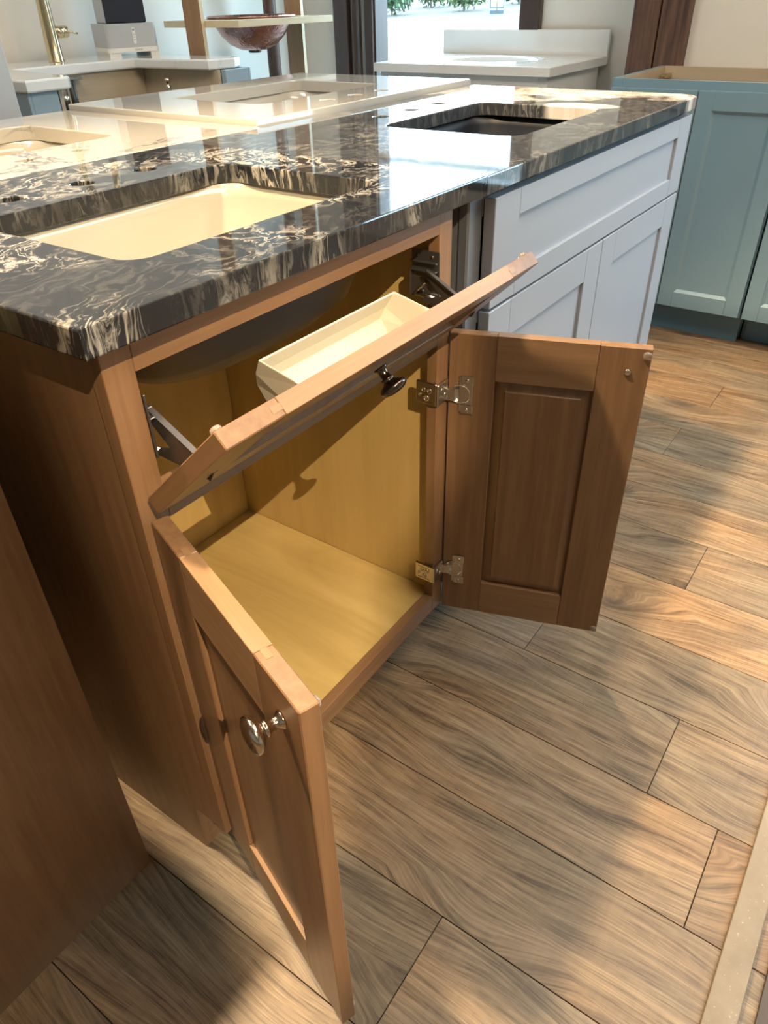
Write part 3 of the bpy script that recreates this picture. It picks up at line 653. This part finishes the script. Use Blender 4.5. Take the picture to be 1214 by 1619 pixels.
# ------------------------------------------------------------------ foreground brown cabinet, bottom left
nb = thing('brown_end_cabinet', 'plain brown cabinet with one wide blank panel in the lower left foreground', 'cabinet', (-0.066, 0.126, 0))
MB().box((-0.62, 0.0, 0.0), (0.0, 0.013, 0.890), 0.0008).build('end_panel', 'brown_z', nb)
MB().box((-0.62, 0.0135, 0.10), (-0.607, 0.59, 0.890), 0.0005).build('side_panel', 'brown_z', nb)
MB().box((-0.0135, 0.0135, 0.0), (-0.0005, 0.59, 0.890), 0.0005).build('back_panel', 'birch_z', nb)
MB().box((-0.606, 0.0135, 0.10), (-0.014, 0.59, 0.113), 0).build('bottom_panel', 'birch_x', nb)
MB().box((-0.62, 0.0, 0.8905), (0.0, 0.6035, 0.9025), 0.001).build('top_panel', 'brown_x', nb)
MB().box((-0.62, 0.5905, 0.0), (0.0, 0.6035, 0.890), 0.0005).build('end_panel', 'brown_z', nb)

# ------------------------------------------------------------------ back-to-back island: marble and quartz tops on plain cabinets
def island_cab(x0, w, label, mat, zt):
    t = thing('island_cabinet', label, 'cabinet', (x0, 1.21, 0))
    for x in (0, w-0.014): MB().box((x, -0.55, 0.0), (x+0.014, -0.02, zt), 0.0006).build('side_panel', mat, t)
    box('back_panel', mat, t, (0.0145, -0.55, 0.0), (w-0.0145, -0.538, zt), 0)
    box('bottom_panel', 'birch_x', t, (0.0145, -0.537, 0.11), (w-0.0145, -0.0395, 0.123), 0)
    box('toe_kick', mat, t, (0.0145, -0.10, 0.0), (w-0.0145, -0.088, 0.109), 0)
    for a, b in ((0, 0.038), (w-0.038, w)): box('face_stile', mat, t, (a, -0.0195, 0.11), (b, 0.0, zt))
    for a, b in ((zt-0.038, zt), (0.11, 0.148)): box('face_rail', mat, t, (0.0383, -0.0193, a), (w-0.0383, -0.0002, b))
    panel_door('door', t, (w-0.02, 0.0205, 0.125), math.pi, w/2-0.022, zt-0.15, 0.020, 0.06, 0.06, (mat,)*3)
    panel_door('door', t, (w/2-0.002, 0.0205, 0.125), math.pi, w/2-0.022, zt-0.15, 0.020, 0.06, 0.06, (mat,)*3)
    return t
island_cab(-0.03, 0.875, 'white cabinet under the veined marble top, backed onto the brown vanity', 'white_paint', 0.874)
island_cab(0.885, 0.83, 'white cabinet under the cream quartz top, backed onto the grey vanity', 'white_paint', 0.886)
mt = slab('marble_countertop', 'marble', [(-0.06, 0.6015), (0.8585, 0.6015), (0.8585, 1.237), (-0.06, 1.237)],
          [rrect(0.15, 0.79, 0.655, 1.10, 0.035), circle(0.29, 0.714, 0.0175), circle(0.402, 0.714, 0.0175), circle(0.512, 0.714, 0.0175)], 0.8745, 0.9030, 0.002, None, (0.40, 0.92, 0.875))
tag(mt, 'beige marble countertop with thin dark veins behind the black granite, left', 'countertop')
basin('undermount_sink', 'cream undermount sink in the beige marble top at the left edge', 0.402, 0.945, 0.258, 0.160, 0.8740, 0.145, ['ceramic', 'ceramic_out'])
qt = slab('quartz_countertop', 'quartz', [(0.8610, 0.611), (1.735, 0.611), (1.735, 1.236), (0.8610, 1.236)],
          [rrect(1.055, 0.780, 1.540, 1.092, 0.030), circle(1.184, 0.686, 0.0175), circle(1.295, 0.686, 0.0175), circle(1.405, 0.684, 0.0175)], 0.8870, 0.9150, 0.002, None, (1.30, 0.92, 0.88))
tag(qt, 'cream white quartz countertop with a sink opening in the middle of the island', 'countertop')
basin('undermount_sink', 'white undermount sink in the cream quartz top', 1.298, 0.936, 0.248, 0.162, 0.8865, 0.145, ['ceramic_w', 'ceramic_out'])

# ------------------------------------------------------------------ white vanity by the window
vy0, vy1, vx0 = 0.845, 1.711, 2.79
wv_ = thing('vanity_cabinet', 'white vanity cabinet below the window', 'cabinet', (vx0+0.03, vy1-0.02, 0), -math.pi/2)
vw = vy1-vy0-0.04; vz = 0.828
for x in (0.0005, vw-0.0135): MB().box((x, 0.0195, 0), (x+0.013, 0.545, vz), 0.0006).build('side_panel', 'white_paint', wv_)
for a, b in ((0, 0.038), (vw-0.038, vw)): MB().box((a, 0, 0.1), (b, 0.019, vz), 0.001).build('face_stile', 'white_paint', wv_)
for a, b in ((vz-0.035, vz), (0.1, 0.138)): MB().box((0.0383, 0.0002, a), (vw-0.0383, 0.0188, b), 0.0006).build('face_rail', 'white_paint', wv_)
box('back_panel', 'birch_x', wv_, (0.014, 0.533, 0.1), (vw-0.014, 0.545, vz-0.001), 0)
box('toe_kick', 'white_paint', wv_, (0.014, 0.075, 0), (vw-0.014, 0.087, 0.12), 0)
for xa in (0.024, vw/2+0.003): panel_door('door', wv_, (xa, -0.0205, 0.115), 0, vw/2-0.027, vz-0.150, 0.020, 0.055, 0.055, ('white_paint',)*3, recess=0.008, mould=0.008)
def vanity_top():
    t = thing('sink_countertop', 'white moulded vanity top with oval bowl and tall splashback by the window', 'countertop', ((vx0+3.40)/2, (vy0+vy1)/2, vz))
    hx, hy, th = (3.40-vx0)/2, (vy1-vy0)/2, 0.034
    n = 72; cxo, a, b = -0.01, 0.175, 0.235
    def orect(z, e=0.0):
        out = []
        for i in range(n):
            an = 2*math.pi*i/n; c, s_ = math.cos(an), math.sin(an); k = min((hx-e)/max(abs(c), 1e-9), (hy-e)/max(abs(s_), 1e-9)); out.append(Vector((c*k, s_*k, z)))
        return out
    def oval(k, z): return [Vector((cxo+a*k*math.cos(2*math.pi*i/n), b*k*math.sin(2*math.pi*i/n), z)) for i in range(n)]
    mb = MB(); mb.loft([orect(0.0005), orect(th-0.003), orect(th, 0.003), oval(1.22, th), oval(1.12, th+0.004), oval(1.0, th-0.004), oval(0.93, th-0.04), oval(0.75, th-0.10), oval(0.4, th-0.125), oval(0.1, th-0.13)], cap0=False)
    mb.loft([oval(1.15, 0.0005), oval(1.0, -0.04), oval(0.82, -0.10), oval(0.4, -0.115)], cap0=False)
    mb.loft([orect(0.0005), oval(1.15, 0.0005)], cap0=False, cap1=False, smooth=False)
    o = mb.build('deck', 'cultured', t)
    for p in o.data.polygons: p.use_smooth = abs(p.normal.z) < 0.995 and abs(p.normal.x) < 0.98 and abs(p.normal.y) < 0.98
    MB().box((hx-0.001, -hy, 0.0), (hx+0.020, hy, 0.135), 0.003).build('splashback', 'cultured', t)
    MB().lathe([(0, th-0.130), (0.02, th-0.130), (0.021, th-0.127), (0.014, th-0.1265), (0, th-0.128)], Matrix.Translation((cxo, 0, 0)), 18).build('drain', 'steel', t)
vanity_top()

# ------------------------------------------------------------------ apron-sink base with white counter, faucet, amplifier, speaker
ax0, ax1, ay0, ay1, azt = 1.125, 2.135, 1.822, 2.62, 0.925
ab_ = thing('sink_base_cabinet', 'blue-grey sink base cabinet with an open cut-out behind the island', 'cabinet', (ax0, ay0, 0))
aw, ad = ax1-ax0, ay1-ay0; az = 0.889
MB().box((0.02, 0.02, 0.1), (0.115, 0.045, az), 0.001).box((0.02, 0.02, 0.66), (0.115, 0.0195, 0.69)).build('front_stile', 'bluegrey', ab_)
MB().box((aw-0.145, 0.02, 0.1), (aw-0.02, 0.045, az), 0.001).build('front_stile', 'bluegrey', ab_)
MB().box((0.008, 0.02, 0), (0.0195, 0.75, az), 0.0005).build('side_panel', 'bluegrey', ab_)
MB().box((aw-0.0195, 0.02, 0), (aw-0.008, 0.75, az), 0.0005).build('side_panel', 'bluegrey', ab_)
MB().box((aw-0.160, 0.046, 0.12), (aw-0.146, 0.50, az), 0.0005).build('side_liner', 'ply_x', ab_)
MB().box((0.136, 0.046, 0.12), (0.150, 0.50, az), 0.0005).build('side_liner', 'ply_x', ab_)
MB().box((0.1505, 0.488, 0.12), (aw-0.1605, 0.500, az), 0.0005).build('back_panel', 'ply_x', ab_)
box('bottom_panel', 'birch_x', ab_, (0.020, 0.046, 0.105), (aw-0.020, 0.74, 0.118), 0)
box('toe_kick', 'bluegrey', ab_, (0.020, 0.08, 0), (aw-0.020, 0.092, 0.104), 0)
box('front_rail', 'bluegrey', ab_, (0.1155, 0.0205, 0.60), (aw-0.1455, 0.0445, 0.66))
for xa in (0.03, aw/2+0.002): panel_door('door', ab_, (xa, -0.0005, 0.115), 0, aw/2-0.034, 0.48, 0.020, 0.06, 0.06, ('bluegrey',)*3)
MB().box((aw/2-0.07, 0.455, az-0.016), (aw/2+0.02, 0.487, az-0.004), 0.002).build('corner_bracket', 'steel', ab_)
ct = slab('marble_countertop', 'carrara', [(ax0, ay0), (1.275, ay0), (1.295, ay0+0.02), (1.388, 2.302), (1.921, 2.290), (1.945, 1.885), (2.066, 1.862), (2.118, 1.885), (2.130, 2.62), (ax0, 2.62)], [], az+0.001, azt, 0.006, None, (1.6, 2.3, az))
tag(ct, 'white marble countertop with a deep sink cut-out under the brass faucet', 'countertop')
fc = thing('kitchen_faucet', 'tall brushed brass kitchen faucet with a side lever', 'faucet', (1.677, 2.458, azt))
MB().lathe([(0, 0), (0.0305, 0), (0.0305, 0.002), (0.029, 0.004), (0.0265, 0.10), (0.0235, 0.20), (0.0215, 0.30), (0, 0.30)], None, 32).build('body', 'brass', fc)
sp = [(0, 0, 0.299)]
for i in range(0, 13):
    a = math.pi*i/12; sp.append((0, -0.11+0.11*math.cos(a), 0.36+0.11*math.sin(a)))
sp.append((0, -0.22, 0.29)); MB().tube(sp, 0.0155, 16).build('spout', 'brass', fc)
q = Vector((1, -0.12, 0)).to_track_quat('Z', 'Y').to_matrix().to_4x4(); q.translation = (0.022, 0, 0.098)
vb = MB().lathe([(0, 0), (0.020, 0), (0.020, 0.028), (0.0185, 0.029), (0.0185, 0.031), (0.020, 0.032), (0.020, 0.048), (0.0175, 0.052), (0, 0.053)], q, 28).build('valve', 'brass', fc)
MB().tube([(0.070, -0.008, 0.100), (0.115, -0.016, 0.090)], [0.0042, 0.0035], 10).build('lever', 'brass', vb)
hz = thing('faucet_hoses', 'black braided faucet supply hoses hanging below the white counter', 'hose', (1.66, 2.45, 0.885))
for dx, dy, sw_, n_, mt_ in ((-0.155, -0.25, 0.0, 0, 'black'), (-0.118, -0.25, 0.035, 1, 'black')):
    MB().tube([(dx, dy, -0.001), (dx, dy, -0.10), (dx+sw_*0.7, dy-0.01, -0.22), (dx+sw_*1.9, dy-0.02, -0.42), (dx+sw_*2.0, dy-0.02, -0.75)], 0.010 if n_ == 0 else 0.013, 12).build('hose', mt_, hz)
    MB().lathe([(0.0125, -0.075), (0.0125, -0.05), (0.011, -0.05), (0.011, -0.02), (0, -0.02)], Matrix.Translation((dx, dy, 0)), 14).build('hose_fitting', 'steel', hz)
vl = thing('stop_valve_hose', 'short black hose with a steel fitting on the plywood inside the sink base', 'hose', (1.915, 2.10, 0.80))
MB().tube([(0.0, 0, 0.005), (-0.002, 0, -0.06), (0.0, -0.01, -0.20), (0.01, -0.02, -0.66)], 0.0095, 12).build('hose', 'black', vl)
MB().lathe([(0, 0.0), (0.0105, 0.0), (0.0105, 0.035), (0.008, 0.037), (0.008, 0.045), (0.0115, 0.046), (0.0115, 0.060), (0, 0.062)], None, 14).build('hose_fitting', 'steel', vl)

am = thing('amplifier', 'small silver and white audio amplifier on the white counter', 'amplifier', (1.890, 2.403, azt), math.radians(-22))
bw, bd, bh = 0.218, 0.215, 0.116
MB().prism(rrect(0.002, 0.002, bw-0.002, bd-0.002, 0.016, 5), 'z', 0.034, bh).build('case', 'silver', am)
def skirt():
    mb = MB()
    mb.prism(rrect(0, 0, bw, bd, 0.018, 5), 'z', 0.0165, 0.0335)
    for xa, xb in ((0.0, 0.052), (bw-0.040, bw)):
        mb.prism([(xa+0.004, 0.004), (xb, 0.004), (xb, bd-0.004), (xa+0.004, bd-0.004)] if xa < 0.01 else [(xa, 0.004), (xb-0.004, 0.004), (xb-0.004, bd-0.004), (xa, bd-0.004)], 'z', 0.0, 0.0165)
    return mb.build('base', 'offwhite', am)
skirt()
MB().prism(rrect(0.112, 0.045, 0.124, 0.102, 0.0058, 4), 'y', -0.0015, 0.004).build('button_strip', 'offwhite', am)
ib = MB()
for zz, r in ((0.094, 0.0042),): ib.prism(circle(0.118, zz, r, 14), 'y', -0.0022, -0.0008)
for zz in (0.076, 0.067, 0.057): ib.prism([(0.1155, zz), (0.1205, zz), (0.118, zz+0.005)], 'y', -0.0022, -0.0008)
ib.build('button_icon', 'line', am)
tcu = bpy.data.curves.new('lettering', 'FONT'); tcu.body = 'SONOS'; tcu.size = 0.0095; tcu.extrude = 0.0002
to = bpy.data.objects.new('lettering', tcu); COL.objects.link(to)
dg = bpy.context.evaluated_depsgraph_get(); dg.update(); tme = bpy.data.meshes.new_from_object(to.evaluated_get(dg)); bpy.data.objects.remove(to)
tme.materials.clear(); tme.materials.append(M['line']); lo_ = bpy.data.objects.new('lettering', tme); COL.objects.link(lo_); lo_.parent = am; lo_.location = (0.112, -0.0006, 0.021); lo_.rotation_euler = (math.pi/2, 0, 0)
spk = thing('speaker', 'black box speaker standing on the silver amplifier', 'speaker', (1.925, 2.425, azt+bh), math.radians(-22))
MB().box((0, 0.012, 0), (0.168, 0.15, 0.27), 0.004).build('cabinet', 'silver', spk)
MB().box((0.001, 0.0, 0.002), (0.167, 0.0115, 0.268), 0.003).build('grille', 'blackcloth', spk)

# ------------------------------------------------------------------ copper bowl on the wooden rack
rk = thing('display_rack', 'wooden display rack with two uprights and one pale shelf behind the cream top', 'rack', (2.19, 1.94, 0))
sx, sy = 0.61, 0.445
sl = slab('shelf', 'rack_pale', [(2.19, 1.94), (2.80, 1.94), (2.80, 2.385), (2.19, 2.385)], [circle(2.505, 2.165, 0.178, 40)], 1.018, 1.042, 0.001, rk, (0, 0, 0))
for v in sl.data.vertices: v.co.x -= 2.19; v.co.y -= 1.94
for x, a, b in ((-0.021, 0.190, 0.290), (sx+0.001, 0.190, 0.290)):
    MB().box((x, a, 0.0), (x+0.020, b, 2.1), 0.001).build('upright', ['rack_wood', 'rack_pale'], rk)
for o in [c for c in rk.children if c.name.startswith('upright')]:
    for p in o.data.polygons: p.material_index = int(abs(p.normal.y) > 0.9)
MB().box((0.0, 0.19, 0.10), (sx, 0.29, 0.12), 0.001).build('lower_rail', 'rack_wood', rk)
MB().box((0.0, 0.19, 1.98), (sx, 0.29, 2.0), 0.001).build('upper_rail', 'rack_wood', rk)
bowl = thing('copper_bowl_sink', 'round hammered copper bowl sink dropped into the wooden rack shelf', 'sink', (2.505, 2.165, 1.043))
R_ = 0.176
cp = [(0.028, -0.122), (0.06, -0.119), (0.105, -0.100), (0.142, -0.066), (0.164, -0.030), (0.173, 0.0), (0.196, 0.001), (0.197, 0.006), (0.190, 0.010), (0.171, 0.008), (0.160, -0.028), (0.138, -0.062), (0.102, -0.096), (0.06, -0.115), (0.026, -0.118)]
MB().lathe(cp, None, 48).build('bowl', 'copper', bowl)
MB().lathe([(0, -0.131), (0.027, -0.131), (0.029, -0.128), (0.029, -0.122), (0.024, -0.116), (0, -0.116)], None, 24).build('drain', 'bronze', bowl)
dp_ = tag(MB().tube([(2.95, 2.46, 0), (2.952, 2.462, 1.0), (2.95, 2.46, 2.2)], [0.036, 0.033, 0.032], 14).build('dark_pole', 'dark_post'), 'round dark wooden pole behind the copper bowl', 'pole')

# ------------------------------------------------------------------ tall grey panel at the left edge, floor strip and mat, mat
gp = tag(MB().box((0.20, 1.555, 0.0), (0.925, 1.580, 2.1), 0.002).build('room_divider', 'silver'), 'tall grey room divider at the left picture edge', 'divider')
bs = tag(MB().box((-0.05, -0.693, 0.0), (1.10, -0.653, 0.012), 0.001).build('edge_strip', 'board'), 'beige speckled strip lying on the plank floor in the lower right corner', 'strip')
mtb = MB().prism(rrect(-0.10, -1.70, 1.30, -0.712, 0.14, 8), 'z', 0.0005, 0.011).build('floor_mat', 'mat'); tag(mtb, 'dark grey floor mat in the bottom right corner', 'mat')

# unseen track light fixture; flaps are added to cut the cabinet spot's beam
tl = thing('added_track_light', 'unseen black ceiling track light with flaps added to cut its beam', 'lamp', tuple(SPOT_B))
dv = (Vector((0.42, 0.0, 0.30))-SPOT_B).normalized()
qh = (-dv).to_track_quat('Z', 'Y').to_matrix().to_4x4()
MB().lathe([(0.0, 0.010), (0.030, 0.010), (0.030, 0.02), (0.024, 0.03), (0.0, 0.031)], qh, 20).build('head', 'black', tl)
MB().tube([(0, 0, 0.02), (0, 0, CZ-2.72-0.001)], 0.012, 10).build('stem', 'black', tl)
def flap(n, depth=0.26, wide=0.30, dist=0.36):
    n = Vector(n).normalized(); d = (dv - n*dv.dot(n)).normalized(); e = d.cross(n)
    R3 = Matrix((d, e, -n)).transposed().to_4x4()
    MB().box((dist, -wide, 0.0), (dist+0.004, wide, depth), 0, R3).box((0.03, -0.006, 0.10), (dist, 0.006, 0.106), 0, R3).build('added_beam_flap', 'black', tl)
B_ = SPOT_B
n1 = (Vector((0.6, -0.01, 0.4))-B_).cross(Vector((0.2, -0.05, 0.0))-B_); flap(n1 if n1.y > 0 else -n1)
flap((math.sin(math.radians(65.4)), -math.cos(math.radians(65.4)), 0))
flap((-math.sin(math.radians(51.3)), math.cos(math.radians(51.3)), 0))

# ------------------------------------------------------------------ groups of repeats
for o in bpy.data.objects:
    if o.parent or 'category' not in o: continue
    n = o.name.split('.')[0]
    g_ = {'undermount_sink': 'undermount sinks in the island tops', 'granite_countertop': 'granite countertops on the front of the island',
          'base_cabinet': 'blue-green base cabinets along the right wall', 'shrub': 'shrubs outside the window', 'island_cabinet': 'white cabinets on the far side of the island'}.get(n)
    if g_: o['group'] = g_
